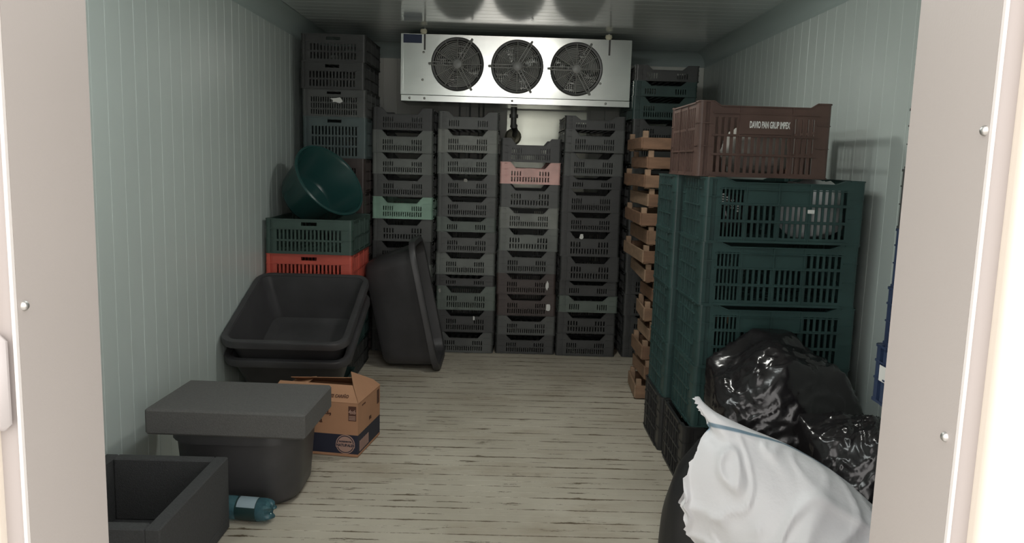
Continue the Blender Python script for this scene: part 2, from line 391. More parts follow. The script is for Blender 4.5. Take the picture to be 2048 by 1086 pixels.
def fan_meshes():
    r = {}
    b = MB(); b.lathe([(0.170, 0.002), (0.176, -0.012), (0.170, -0.016), (0.158, -0.014), (0.1535, 0.0), (0.1535, 0.07), (0.170, 0.07), (0.170, 0.002)], 64, 'y'); r['ring'] = b.mesh('fan_ring', 'fan_black', True)
    b = MB()
    for k in range(11):
        q = 0.036+0.0112*k
        b.tube([(q*math.cos(2*PI*i/48), -0.016, q*math.sin(2*PI*i/48)) for i in range(48)], 0.0023, 5, closed=True)
    for k in range(12):
        a = PI/2 + 2*PI*k/12
        if k in (3, 7, 11): continue
        b.tube([(0.03*math.cos(a), -0.019, 0.03*math.sin(a)), (0.155*math.cos(a), -0.019, 0.155*math.sin(a)), (0.172*math.cos(a), -0.006, 0.172*math.sin(a))], 0.0030, 5)
    r['guard'] = b.mesh('guard', 'fan_wire', True)
    b = MB()
    for a in (math.radians(60), math.radians(180), math.radians(300)):
        c, s_ = math.cos(a), math.sin(a)
        for o in (-0.0105, 0.0105):
            b.tube([(0.03*c-o*s_, -0.021, 0.03*s_+o*c), (0.172*c-o*s_, -0.021, 0.172*s_+o*c)], 0.0035, 6)
        b.tube([(0.165*c, -0.018, 0.165*s_), (0.192*c, -0.006, 0.192*s_)], 0.008, 8)
    r['arms'] = b.mesh('support_arm', 'fan_wire', True)
    b = MB(); b.lathe([(0.0, -0.030), (0.024, -0.030), (0.030, -0.026), (0.034, -0.012), (0.034, 0.0)], 24, 'y'); r['hub'] = b.mesh('hub', 'fan_hub', True)
    b = MB(); b.lathe([(0.0, 0.0), (0.045, 0.0), (0.048, 0.01), (0.048, 0.09), (0.0, 0.09)], 24, 'y'); r['motor'] = b.mesh('motor', 'fan_black', True)
    b = MB(); n = 5; P = []
    for i in range(6):
        rr = 0.044+0.104*i/5; hw = 0.30+0.25*math.sin(PI*i/5*0.75)
        for j in range(n):
            a = (-hw + 2*hw*j/(n-1)); P.append((rr*math.cos(a), 0.045+0.028*a/hw, rr*math.sin(a)))
    fs = [(i*n+j, i*n+j+1, (i+1)*n+j+1, (i+1)*n+j) for i in range(5) for j in range(n-1)]
    N = len(P); P2 = [(x, y+0.003, z) for x, y, z in P]
    b.add(P+P2, fs + [tuple(N+k for k in f[::-1]) for f in fs] + [(j, j+1, N+j+1, N+j) for j in range(n-1)] + [(25+j, 25+j+1, N+26+j, N+25+j) for j in range(n-1)])
    r['blade'] = b.mesh('blade', 'fan_hub', True)
    return r
FM = fan_meshes()
for i, (cx, cz) in enumerate(FC):
    f = link('fan', FM['ring'], ev, (cx, EY, cz))
    link('guard', FM['guard'], f); link('support_arm', FM['arms'], f); link('hub', FM['hub'], f); link('motor', FM['motor'], f)
    for k in range(4): link('blade', FM['blade'], f, None, (0, -(2*PI*k/4 + 0.5 + i*0.75), 0))
for x in (-0.66, -0.56, 0.03, 0.66): screw(tray, x, EY-0.004, 1.728, -1, 0.008, 'y')
for x, z in ((-0.575, 1.85), (0.62, 1.86), (0.615, 2.01), (-0.57, 2.03)): screw(ev, x, EY, z, -1, 0.008, 'y')
for x in (-0.566, 0.668):
    b = MB(); b.box(x-0.003, x+0.009, EY-0.0015, EY+0.001, 2.045, EZ1); b.build('bolt_slot', 'fan_black', ev)
    b = MB(); b.tube([(x, EY+0.03, EZ1-0.01), (x, EY+0.03, ZC-0.001)], 0.006, 8); b.build('hanger_bolt', 'screw', ev)
    b = MB(); b.lathe([(0.0, -0.016), (0.016, -0.012), (0.024, 0.002), (0.02, 0.018), (0.0, 0.020)], 14, 'z', (x-0.005, EY+0.005, 2.160)); b.build('nut_cap', 'foam_blob', ev, True)
b = MB(); b.box(0.0, 0.62, YB-0.006, YB-0.0005, 0.90, 1.72); o = b.build('cover_sheet', 'sheet', wb)
# drain pipe and lines under the unit
dp = thing('drain_pipe', 'dark drain pipe bending from the cooler to a foam plug in the back wall', 'pipe', (0.045, 5.62, 1.70))
MB().lathe([(0.0, 0.0), (0.022, 0.0), (0.022, -0.05), (0.030, -0.05), (0.030, -0.075), (0.0, -0.075)], 16).build('fitting', 'pipe_dark', dp, True)
MB().tube([(0, 0, -0.07), (0, 0.0, -0.115), (0.003, 0.005, -0.13), (0.006, 0.02, -0.142), (0.015, 0.10, -0.155), (0.015, 0.40, -0.168), (0.015, 0.67, -0.175)], [0.02, 0.02, 0.027, 0.021, 0.019, 0.019, 0.019], 12).build('pipe', 'pipe_dark', dp, True)
b = MB(); b.lathe([(0.0, -0.05), (0.05, -0.04), (0.065, 0.0), (0.06, 0.02), (0.0, 0.02)], 16, 'y'); b.build('foam_plug', 'foam_blob', dp, True, (0.005, 0.66, -0.185))
for i, x in enumerate((-0.37, -0.29, -0.22, -0.185)):
    b = MB(); b.tube([(x, 6.275, 1.20), (x, 6.275, 1.78), (x, 6.1, 1.84), (x, 5.84, 1.84)], 0.007, 8)
    tag(b.build('copper_line', 'pipe_grey', None, True), 'thin grey pipe on the back wall under the cooler, %s from the left' % ('first', 'second', 'third', 'fourth')[i], 'pipe', 'thin pipes under the cooler')

# ------------------------------------------------------------------ plastic crates
def slot_panel(wd, h, t, slots, notch=None, ribs_h=(), ribs_v=(), proud=0.005, hrect=None):
    """x centred, outer face at y=0, thickness inward (+y)"""
    b = MB(); xs = {-wd/2, wd/2}; zs = {0.0, h}
    for x0, x1, z0, z1 in slots: xs |= {round(x0, 5), round(x1, 5)}; zs |= {round(z0, 5), round(z1, 5)}
    if notch: nt, nb, nd = notch; xs |= {-nt, nt, -nb, nb}; zs |= {h-nd}
    xs = sorted(xs); zs = sorted(zs)
    def state(i, j):
        cx = (xs[i]+xs[i+1])/2; cz = (zs[j]+zs[j+1])/2
        for x0, x1, z0, z1 in slots:
            if x0 < cx < x1 and z0 < cz < z1: return 0
        if notch and cz > h-nd and abs(cx) < nt: return 0
        return 1
    nx, nz = len(xs)-1, len(zs)-1
    G = [[state(i, j) for j in range(nz)] for i in range(nx)]
    V = {}
    def vid(i, j, k):
        key = (i, j, k)
        if key not in V: V[key] = len(b.v); b.v.append((xs[i], t if k else 0.0, zs[j]))
        return V[key]
    for i in range(nx):
        for j in range(nz):
            if not G[i][j]: continue
            b.f.append((vid(i, j, 0), vid(i+1, j, 0), vid(i+1, j+1, 0), vid(i, j+1, 0)))
            b.f.append((vid(i, j, 1), vid(i, j+1, 1), vid(i+1, j+1, 1), vid(i+1, j, 1)))
            for di, dj, a, c in ((-1, 0, (i, j), (i, j+1)), (1, 0, (i+1, j+1), (i+1, j)), (0, -1, (i+1, j), (i, j)), (0, 1, (i, j+1), (i+1, j+1))):
                ii, jj = i+di, j+dj
                if not (0 <= ii < nx and 0 <= jj < nz and G[ii][jj]):
                    b.f.append((vid(*a, 0), vid(*c, 0), vid(*c, 1), vid(*a, 1)))
    if notch:
        for s in (-1, 1): b.prism([(s*nb, h-nd), (s*nt, h-nd), (s*nt, h)], 0.0, t, 'y')
        # thick lip along the notch
        b.box(-nb, nb, -proud, t+0.004, h-nd-0.004, h-nd)
        for s in (-1, 1): b.prism([(s*nb, h-nd-0.004), (s*nt, h-0.004), (s*nt, h), (s*nb, h-nd)], -proud, 0.0, 'y')
    for z, hh in ribs_h: b.box(-wd/2, wd/2, -proud, 0.0, z, z+hh)
    for x, ww in ribs_v: b.box(x-ww/2, x+ww/2, -proud*.8, 0.0, 0.0, h - (notch[2] if notch and abs(x) < notch[0] else 0))
    return b
def slot_row(x0, x1, n, z0, z1, fill=0.5, skip=None):
    p = (x1-x0)/n; r = []
    for i in range(n):
        c = x0+p*(i+.5)
        if skip and skip[0] < c < skip[1]: continue
        r.append((c-p*fill/2, c+p*fill/2, z0, z1))
    return r
def post_mesh(h, arm, notch_strip=True):
    t = 0.013; r = 0.014; pts = [(0, arm)]
    for k in range(5):
        a = PI + PI/2*k/4; pts.append((r+r*math.cos(a), r+r*math.sin(a)))
    pts += [(arm*.48, 0), (arm*.48, 0.010), (arm*.76, 0.010), (arm*.76, 0), (arm, 0), (arm, t), (t+0.004, t), (t, t+0.004), (t, arm)]
    b = MB(); b.prism(pts, 0, h)
    rim = [(-.003, arm), (-.003, r)] + [(r+(r+.003)*math.cos(PI+PI/2*k/4), r+(r+.003)*math.sin(PI+PI/2*k/4)) for k in range(5)] + [(arm, -.003), (arm, 0), (r, 0.0), (0, r), (0, arm)]
    for z0, z1 in ((0.0, 0.006), (h*.40, h*.40+0.003), (h*.70, h*.70+0.004), (h-0.006, h)): b.prism(rim, z0, z1)
    return b.mesh('corner_post', 'plastic_black')
def base_mesh(wd, d, t=0.008):
    b = MB(); e = 0.008; n = 7
    b.box(-wd/2+e, wd/2-e, e, 0.05, 0, t); b.box(-wd/2+e, wd/2-e, d-0.05, d-e, 0, t)
    b.box(-wd/2+e, -wd/2+0.05, 0.05, d-0.05, 0, t); b.box(wd/2-0.05, wd/2-e, 0.05, d-0.05, 0, t)
    for k in range(n):
        x = -wd/2+0.05+(wd-0.10)*(k+.5)/n; b.box(x-0.011, x+0.011, 0.05, d-0.05, 0, t*.8)
    m = int(d/0.06)
    for k in range(m):
        y = 0.05+(d-0.10)*(k+.5)/m; b.box(-wd/2+0.05, wd/2-0.05, y-0.006, y+0.006, 0, t*.7)
    return b.mesh('base', 'plastic_black')
def rim_mesh(wd, d, h): pass
class Crate:
    def __init__(s, wd, d, h, arm, front, side):
        s.w, s.d, s.h, s.arm = wd, d, h, arm
        s.front = front.mesh('end_panel', 'plastic_black'); s.side = side.mesh('side_panel', 'plastic_black')
        s.post = post_mesh(h, arm); s.base = base_mesh(wd, d)
def std_front(wd, h, arm, rows, notch, plate=0.062, n=18, zb=0.016, top=0.020):
    pw = wd-2*arm; sl = []; nd = notch[2] if notch else top
    avail = h-nd-0.010-zb; rh = avail/rows
    half = pw/2-0.008
    for r in range(rows):
        z0 = zb+r*rh; z1 = z0+rh-0.010
        sk = (-plate, plate) if (r == rows-1) else None
        sl += slot_row(-half, half, n, z0, z1, 0.48, sk)
    ribs = [(0.0, 0.006), (zb+rh*(rows-1)-0.008, 0.004)] if rows > 1 else [(0.0, 0.006)]
    return slot_panel(pw, h, 0.005, sl, notch, ribs)
def std_side(d, h, arm, rows, n=27, dip=0.010):
    pw = d-2*arm; sl = []; zb = 0.016; H = h-dip; rh = (H-0.012-zb)/rows
    for r in range(rows): sl += slot_row(-pw/2+0.006, pw/2-0.006, n, zb+r*rh, zb+(r+1)*rh-0.010, 0.55)
    return slot_panel(pw, H, 0.005, sl, None, [(0, 0.006), (zb+rh-0.008, 0.004), (H-0.006, 0.006)], [(-pw/6, 0.006), (pw/6, 0.006)])
A_ = 0.062
def mk_std(wd=0.405, h=0.148, rows=2, d=0.60, arm=A_, n=18): return Crate(wd, d, h, arm, std_front(wd, h, arm, rows, (0.136, 0.098, min(0.042, h*.30)), n=n), std_side(d, h, arm, rows))
C_STD = mk_std(); C_LOW = mk_std(h=0.098, rows=1); C_STD2 = mk_std(n=14)
C_WIDE = mk_std(0.42); C_WLOW = mk_std(0.42, 0.10, 1)
def hole_front(wd, h, arm, rows, n, hole=(0.045, 0.020)):
    pw = wd-2*arm; sl = [(-hole[0], hole[0], h-0.018-hole[1], h-0.018)]; zb = 0.016; rh = (h-0.050-zb)/rows
    for r in range(rows): sl += slot_row(-pw/2+0.004, pw/2-0.004, n, zb+r*rh, zb+(r+1)*rh-0.012, 0.5)
    return slot_panel(pw, h, 0.005, sl, None, [(0, 0.007)]+[(zb+r*rh-0.009, 0.004) for r in range(1, rows+1)]+[(h-0.008, 0.008)])
def mk_hole(wd, d, h, rows, n=14, arm=0.05): return Crate(wd, d, h, arm, hole_front(wd, h, arm, rows, n), std_side(d, h, arm, rows, 22, 0.004))
C_TALL = mk_hole(0.41, 0.58, 0.172, 2); C_TALL3 = mk_hole(0.41, 0.58, 0.265, 3); C_SLIM = mk_hole(0.41, 0.58, 0.216, 3, 20)
C_FRONT = mk_hole(0.50, 0.60, 0.20, 2, 17, 0.055)
def crate(kind, colour, label, loc, rotz=0.0, pitch=None, group=None, cat='crate'):
    m = 'plastic_' + colour.replace(' ', '_')
    o = thing('plastic_crate', label, cat, loc, (0, 0, rotz), group)
    if pitch: o.scale = (1, 1, pitch/kind.h)
    link('base', kind.base, o, None, None, m)
    link('end_panel', kind.front, o, (0, 0, 0), None, m); link('end_panel', kind.front, o, (0, kind.d, 0), (0, 0, PI), m)
    link('side_panel', kind.side, o, (-kind.w/2, kind.d/2, 0), (0, 0, -PI/2), m); link('side_panel', kind.side, o, (kind.w/2, kind.d/2, 0), (0, 0, PI/2), m)
    for x, y, r in ((-kind.w/2, 0, 0), (kind.w/2, 0, PI/2), (kind.w/2, kind.d, PI), (-kind.w/2, kind.d, -PI/2)):
        link('corner_post', kind.post, o, (x, y, 0), (0, 0, r), m)
    return o
ORD = ['topmost', 'second from top', 'third from top', 'fourth from top', 'fifth from top', 'sixth from top', 'seventh from top', 'eighth from top', 'ninth from top', 'tenth from top', 'eleventh from top', 'twelfth from top', 'thirteenth from top', 'fourteenth from top', 'fifteenth from top', 'sixteenth from top']
CR = {}
def stack(key, where, xc, yf, items, jit=0.006, group=None):
    """items from the top down: (kind, colour, pitch)"""
    z = sum(p for _, _, p in items)
    for i, (kind, colour, p) in enumerate(items):
        z -= p
        lab = '%s plastic crate, %s of the stack %s' % (colour, 'bottom' if i == len(items)-1 else ORD[i], where)
        CR[(key, i)] = crate(kind, colour, lab, (xc+random.uniform(-jit, jit), yf+random.uniform(-jit, jit)*1.5, z+0.002), random.uniform(-.008, .008), p-0.0006, group or 'crates stacked %s' % where)
s_, l_, s2 = C_STD, C_LOW, C_STD2
stack('c2', 'next left of the pink crate', -0.255, 5.385, [(l_, 'charcoal', .115), (s_, 'pale grey', .155), (s_, 'grey', .143), (s_, 'charcoal', .147), (s_, 'charcoal', .142), (l_, 'grey green', .102), (s_, 'charcoal', .140), (s_, 'grey', .155), (l_, 'black', .076), (s_, 'grey green', .167), (s_, 'black', .155), (s_, 'charcoal', .145)])
stack('c3', 'that holds the pink crate', 0.165, 5.385, [(s_, 'black', .158), (s2, 'pink', .147), (s2, 'charcoal', .158), (s_, 'pale grey', .142), (s2, 'grey', .154), (s_, 'charcoal', .155), (s_, 'brownish black', .146), (s_, 'brownish black', .150), (s_, 'charcoal', .134), (s_, 'black', .135)])
stack('c4', 'next right of the pink crate', 0.588, 5.375, [(l_, 'black', .092), (s_, 'charcoal', .149), (s_, 'charcoal', .157), (l_, 'black', .087), (s_, 'black', .159), (s_, 'black', .129), (s2, 'black', .171), (s2, 'black', .169), (l_, 'black', .104), (l_, 'grey green', .115), (s2, 'black', .151), (s_, 'black', .156)])
stack('c1', 'that holds the mint green crate', -0.693, 5.375, [(s_, 'black', .147), (s_, 'grey', .149), (s_, 'grey', .143), (s_, 'charcoal', .151), (s_, 'mint green', .149), (s2, 'charcoal', .153), (s_, 'black', .155), (s_, 'grey', .15), (s_, 'black', .153), (s_, 'charcoal', .153), (s_, 'black', .152)])
stack('c5', 'behind the wooden crates', 1.048, 5.37, [(C_WLOW, 'black', .105), (C_WLOW, 'dark green', .100), (C_WIDE, 'dark green', .150)] + [(C_WIDE, 'black', .148)]*11)
stack('c0', 'in the back left corner', -1.122, 5.215, [(C_TALL, 'black', .172), (C_TALL, 'black', .172), (C_SLIM, 'charcoal', .173), (C_TALL3, 'teal grey', .265)] + [(C_SLIM, 'brownish black', .2186)]*6)
# paper scraps stuck on crates
def sticker(key, x, z, wd, h, m='paper_white', rough=0.0, name='paper_label'):
    o = CR[key]; b = MB(); n = 9
    pts = []
    for k in range(n):
        a = 2*PI*k/n + 0.3
        pts.append((x+wd/2*max(-1, min(1, 1.35*math.cos(a)))*(1-rough*random.random()), z+h/2*max(-1, min(1, 1.35*math.sin(a)))*(1-rough*random.random())))
    b.prism(pts, -0.0062, -0.0052, 'y'); return b.build(name, m, o)
sticker(('c3', 6), 0.148, 0.07, 0.028, 0.085, rough=.6); sticker(('c3', 7), 0.152, 0.062, 0.030, 0.048, rough=.1); sticker(('c4', 6), -0.055, 0.12, 0.034, 0.034, rough=.5)
sticker(('c2', 3), -0.012, 0.105, 0.03, 0.03, 'paper_grey', .5); sticker(('c2', 9), -0.18, 0.12, 0.02, 0.03, 'paper_grey', .6); sticker(('c0', 2), 0.02, 0.13, 0.10, 0.05, rough=.5)
sticker(('c2', 10), 0.062, 0.095, 0.012, 0.03, rough=.2)
for key, c in ((('c2', 1), 'paper_grey'), (('c2', 2), 'paper_grey'), (('c3', 1), 'plastic_brownish_black'), (('c3', 4), 'paper_grey')):
    o = CR[key]; b = MB(); b.box(-0.034, 0.034, -0.004, 0.0, 0.075, 0.108); b.build('maker_plate', 'plastic_' + o['label'].split(' plastic')[0].replace(' ', '_'), o)

# front left stack with the orange crate
L1 = [(C_FRONT, 'moss green', .203), (C_FRONT, 'orange', .20), (C_FRONT, 'black', .185), (C_FRONT, 'dark green', .185), (C_FRONT, 'black', .187)]
stack('lf', 'that carries the teal basin', -1.128, 4.575, L1, 0.004)

# large green crates on the right, two stacks deep, with a brown crate on top
def big_front(wd, h, arm, plate=(-0.155, 0.10), dip=0.016):
    pw = wd-2*arm; zb = 0.022; rows = 3; rh = (h-dip-0.012-zb)/rows; sl = []
    xs = [(-pw/2+0.006, plate[0]-0.006, 6), (plate[0]+0.006, -0.03, 5), (-0.018, plate[1]-0.006, 5), (plate[1]+0.006, pw/2-0.006, 6)]
    for r in range(rows):
        for k, (a, c, n) in enumerate(xs):
            if r == rows-1 and k in (1, 2): continue
            sl += slot_row(a, c, n, zb+r*rh, zb+(r+1)*rh-0.012, 0.58)
    return slot_panel(pw, h, 0.006, sl, (pw/2-0.02, pw/2-0.06, dip), [(0, 0.010), (zb+rh-0.009, 0.005), (zb+2*rh-0.009, 0.005), (h-dip-0.030, 0.004)], [(plate[0], 0.005), (-0.024, 0.005), (plate[1], 0.005)], 0.007)
def big_side(d, h, arm, n=5, rows=3):
    pw = d-2*arm; zb = 0.022; rh = (h-0.045-zb)/rows; sl = []
    for r in range(rows):
        for a, c in ((-pw/2+0.006, -pw/6-0.004), (-pw/6+0.012, pw/6-0.012), (pw/6+0.004, pw/2-0.006)): sl += slot_row(a, c, n, zb+r*rh, zb+(r+1)*rh-0.010, 0.55)
    return slot_panel(pw, h, 0.006, sl, None, [(0, 0.010), (zb+rh-0.009, 0.005), (zb+2*rh-0.009, 0.005), (zb+3*rh-0.004, 0.005), (h-0.010, 0.010)], [(-pw/6+0.004, 0.006), (pw/6-0.004, 0.006)] + [(-pw/2+pw*k/6, 0.003) for k in range(1, 6)], 0.007)
C_BIG = Crate(0.64, 0.395, 0.257, 0.06, big_front(0.64, 0.257, 0.06), big_side(0.395, 0.257, 0.06))
zz = 0.0
NM = ['bottom', 'second from floor', 'third from floor', 'fourth from floor', 'top']
for i in range(5):
    c = 'black' if i == 0 else 'bottle green'
    dx = (-0.03, 0.0, 0.004, -0.003, 0.0)[i]
    pc = 'jet black' if i == 0 else c
    crate(C_BIG, pc, '%s large crate, %s of the near right stack behind rubbish bags' % (c, NM[i]), (1.115+dx, 3.16, 0.002+0.2575*i), 0.0, 0.257, 'large crates on the right')
    crate(C_BIG, pc, '%s large crate, %s of the far right stack next to wooden crates' % (c, NM[i]), (1.082+dx*.4, 3.572, 0.002+0.2575*i), 0.0, 0.257, 'large crates on the right')
ztop = 0.002+0.2575*5
BW, BD, BH, BA = 0.53, 0.53, 0.300, 0.055
def brown_front():
    pw = BW-2*BA; zb = 0.018; rh = 0.076; sl = []
    for r in range(3):
        for a, c, n, k in ((-pw/2+0.005, -0.105, 4, 0), (-0.095, 0.105, 8, 1), (0.115, pw/2-0.005, 4, 2)):
            if r == 2 and k == 1: continue
            sl += slot_row(a, c, n, zb+r*rh, zb+(r+1)*rh-0.010, 0.5)
    return slot_panel(pw, BH, 0.006, sl, (pw/2-0.002, pw/2-0.03, 0.018), [(0, 0.010), (zb+rh-0.008, 0.005), (zb+2*rh-0.008, 0.005), (BH-0.050, 0.004)], [(-0.10, 0.005), (0.11, 0.005)], 0.006)
C_BRN = Crate(BW, BD, BH, BA, brown_front(), std_side(BD, BH, BA, 3, 13, 0.004))
bc = crate(C_BRN, 'brown', 'brown plastic crate with white lettering on top of the green crates', (1.03, 3.21, ztop+0.0015))
b = MB(); b.box(-0.098, 0.108, -0.0035, 0.0, 0.172, 0.252); b.build('name_plate', 'plastic_brown', bc)
text('lettering', 'DAVIO PAN GRUP IMPEX', 0.036, 'paper_white', bc, (0.018, -0.0045, 0.208), (PI/2, 0, 0), 0.40, 0.0012)

# what lies in the top green crate and the brown one
def blob(name, c, r, m, label, cat, seed=0, amp=0.12, freq=3.0, sub=5, zmin=0.004, ridge=0.5, lim=None, parent=None, group=None, crease=0.0, sq=0.8):
    import bmesh
    bm = bmesh.new(); bmesh.ops.create_icosphere(bm, subdivisions=sub, radius=1.0)
    off = Vector((seed*3.1, seed*1.7, -seed*2.3))
    for v in bm.verts:
        n = v.co.normalized(); p = n*freq*0.5 + off
        d = noise.fractal(p, 1.0, 2.0, 3)*amp
        rd = 1.0 - abs(noise.noise(n*freq*1.1 + off*2 + Vector((noise.noise(n*2+off), noise.noise(n*2-off), 0))*0.8))
        d += (rd**5)*amp*ridge
        if crease:
            wv = Vector((noise.noise(n*3+off), noise.noise(n*3-off), noise.noise(n*3+off*2)))*0.5
            st = Vector((n.x*1.1, n.y*1.1, n.z*2.6+n.x*1.6))
            c1 = 1.0-abs(noise.noise(st+wv*2+off)); c2 = 1.0-abs(noise.noise(st*1.9+wv*3-off))
            d += crease*((c1**7)+0.4*(c2**7)) - crease*.3
        # softly squared body
        q = Vector((math.copysign(abs(n.x)**sq, n.x), math.copysign(abs(n.y)**sq, n.y), math.copysign(abs(n.z)**sq, n.z)))
        co = Vector((q.x*r[0], q.y*r[1], q.z*r[2]))*(1+d) + Vector(c)
        if lim:
            for a in range(3): co[a] = max(lim[0][a], min(lim[1][a], co[a]))
        co.z = max(co.z, zmin); v.co = co
    me = bpy.data.meshes.new(name); bm.to_mesh(me); bm.free(); me.materials.append(MATS[m])
    for p in me.polygons: p.use_smooth = True
    o = link(name, me); tag(o, label, cat, group); return o
zc = 0.002+0.2575*4+0.012
blob('plastic_bag', (1.29, 3.36, zc+0.115), (0.115, 0.15, 0.12), 'bag_white', 'crumpled white plastic bag inside the top green crate', 'bag', 3, 0.18, 4, 4, zc, 0.6, ((1.1, 3.19, zc), (1.400, 3.530, zc+0.243)))
zeb = blob('printed_bag', (0.93, 3.33, zc+0.085), (0.10, 0.12, 0.09), 'bag_black', 'dark printed bag with white stripes inside the top green crate', 'bag', 5, 0.12, 3, 4, zc, 0.4, ((0.82, 3.18, zc), (1.1, 3.53, zc+0.20)))
for k in range(4):
    b = MB(); x = 0.868+0.020*k; zz_ = zc+0.145-0.012*k
    for j in range(4): b.box(x, x+0.012, 3.185+0.0005*j, 3.187+0.0005*j, zz_+0.010*j, zz_+0.006+0.010*j)
    o = b.build('stripe_print', 'paper_white', zeb)
blob('paper_sack', (1.06, 3.42, ztop+0.11), (0.13, 0.12, 0.10), 'paper_grey', 'pale grey crumpled sack inside the brown crate', 'bag', 8, 0.15, 4, 4, ztop+0.012, 0.5, ((0.85, 3.26, ztop+.012), (1.2, 3.68, ztop+0.25)))
b = MB(); b.box(1.205, 1.232, 3.1465, 3.1475, zc+0.112, zc+0.127)
tag(b.build('paper_scrap', 'paper_white'), 'tiny white paper scrap stuck on the front of the top green crate', 'scrap')

# ------------------------------------------------------------------ wooden crates
def wood_crate(label, x0, x1, y0, y1, z, h, rz, seed):
    rnd = random.Random(seed); o = thing('wooden_crate', label, 'crate', ((x0+x1)/2, (y0+y1)/2, z), (0, 0, rz), 'wooden crates stacked beside the green crates')
    hx, hy = (x1-x0)/2, (y1-y0)/2; t = 0.010; P = 0.030
    W = lambda: 'wood_%d' % rnd.randrange(3)
    for sx in (-1, 1):
        for sy in (-1, 1):
            a, c = sx*(hx-t), sy*(hy-t)
            MB().cbox(min(a, a-sx*P), max(a, a-sx*P), min(c, c-sy*P), max(c, c-sy*P), 0, h, 0.002).build('corner_post', 'wood_2', o)
    bh = h*rnd.uniform(.58, .74)
    for sx in (-1, 1):
        MB().cbox(min(sx*hx, sx*(hx-t)), max(sx*hx, sx*(hx-t)), -hy+0.001, hy-0.001, 0.008, 0.008+bh, 0.0015).build('side_board', W(), o)
    for sy in (-1, 1):
        MB().cbox(-hx+t, hx-t, min(sy*hy, sy*(hy-t)), max(sy*hy, sy*(hy-t)), 0.006, 0.006+bh, 0.0015).build('end_board', W(), o)
    for k in range(4):
        c = -hx+P+t+0.002 + (2*hx-2*P-2*t-0.004)*(k+.5)/4; ww = hx*0.19
        MB().box(c-ww, c+ww, -hy+t+0.001, hy-t-0.001, 0.004, 0.011).build('bottom_slat', W(), o)
    return o
z = 0.002; FL = ('first', 'second', 'third', 'fourth', 'fifth', 'sixth', 'seventh', 'eighth')
for i in range(6):
    dx = (0.0, 0.035, 0.02, 0.05, 0.03, 0.06)[i]
    wood_crate('pale wooden slatted fruit crate, %s from the floor beside the green crates' % FL[i], 0.775+dx, 1.275+dx, 4.37+0.012*(i % 3), 4.70+0.012*(i % 3), z, 0.1115, random.uniform(-.05, .05), i+40); z += 0.112
for i in range(8):
    dx = (0.035, 0.0, 0.03, -0.012, 0.02, -0.015, 0.012, -0.02)[i]
    wood_crate('lengthwise wooden slatted fruit crate, %s from the bottom of the upper wooden pile' % FL[i], 0.765+dx, 1.165+dx, 4.38, 4.985, z, 0.1045, random.uniform(-.035, .035), i+60); z += 0.105

# ------------------------------------------------------------------ blue crate stack inside the door on the right
bz = 0.0; BL = ['blue']*8 + ['black']*3 + ['blue']
for i, c in enumerate(BL):
    h = 0.1485; lx = (1.01, 1.012, 1.01, 1.012, 1.008, .966, .982, .988, .991, .994, .997, 1.003)[i]
    o = crate(C_STD, c, '%s crate, %s from the floor in the stack behind right door jamb' % (c, ('first', 'second', 'third', 'fourth', 'fifth', 'sixth', 'seventh', 'eighth', 'ninth', 'tenth', 'eleventh', 'twelfth')[i]), (lx+0.2025, 1.395, 0.002+bz), random.uniform(-.004, .004), h-0.0006, 'crates behind the right door jamb'); bz += h
    if i in (5,): 
        b = MB(); b.box(-0.2062, -0.2055, 0.50, 0.56, 0.06, 0.10); b.build('paper_label', 'paper_white', o)

# ------------------------------------------------------------------ tubs
def rr(hx, hy, r, z, n=7):
    P = []
    for cx, cy, a0 in ((hx-r, hy-r, 0), (-hx+r, hy-r, PI/2), (-hx+r, -hy+r, PI), (hx-r, -hy+r, 3*PI/2)):
        for k in range(n): a = a0+PI/2*k/(n-1); P.append((cx+r*math.cos(a), cy+r*math.sin(a), z))
    return P
def tub(name, label, hx, hy, dep, taper, r, lip=0.03, m='tub_black', cat='tub', group=None):
    o = thing(name, label, cat, (0, 0, 0), (0, 0, 0), group); bx, by = hx-taper, hy-taper; t = 0.006
    L = [rr(bx-0.05, by-0.05, r*.6, 0.0), rr(bx-0.018, by-0.018, r*.85, 0.004), rr(bx, by, r*.9, 0.028)]
    for k in range(1, 6): q = k/5; L.append(rr(bx+(hx-bx)*q, by+(hy-by)*q, r*.9+r*.1*q, 0.028+(dep-0.028)*q))
    L += [rr(hx-t, hy-t, r-t, dep)]
    for k in range(4, -1, -1): q = k/5; L.append(rr(bx+(hx-bx)*q-t, by+(hy-by)*q-t, r*.9, 0.034+(dep-0.028)*q))
    L += [rr(bx-0.05, by-0.05, r*.6, 0.012)]
    MB().loops(L, True, True).build('tub_body', m, o, True)
    R = [rr(hx-0.002, hy-0.002, r, dep-0.004), rr(hx-0.002, hy-0.002, r, dep+0.004), rr(hx+lip*.3, hy+lip*.3, r+lip*.3, dep+0.008), rr(hx+lip*.85, hy+lip*.85, r+lip*.85, dep+0.006), rr(hx+lip, hy+lip, r+lip, dep-0.002),
         rr(hx+lip, hy+lip, r+lip, dep-0.030), rr(hx+lip-0.004, hy+lip-0.004, r+lip-0.004, dep-0.030), rr(hx+lip-0.004, hy+lip-0.004, r+lip-0.004, dep-0.006), rr(hx-0.002, hy-0.002, r, dep-0.004)]
    MB().loops(R).build('rim', m, o, True); return o
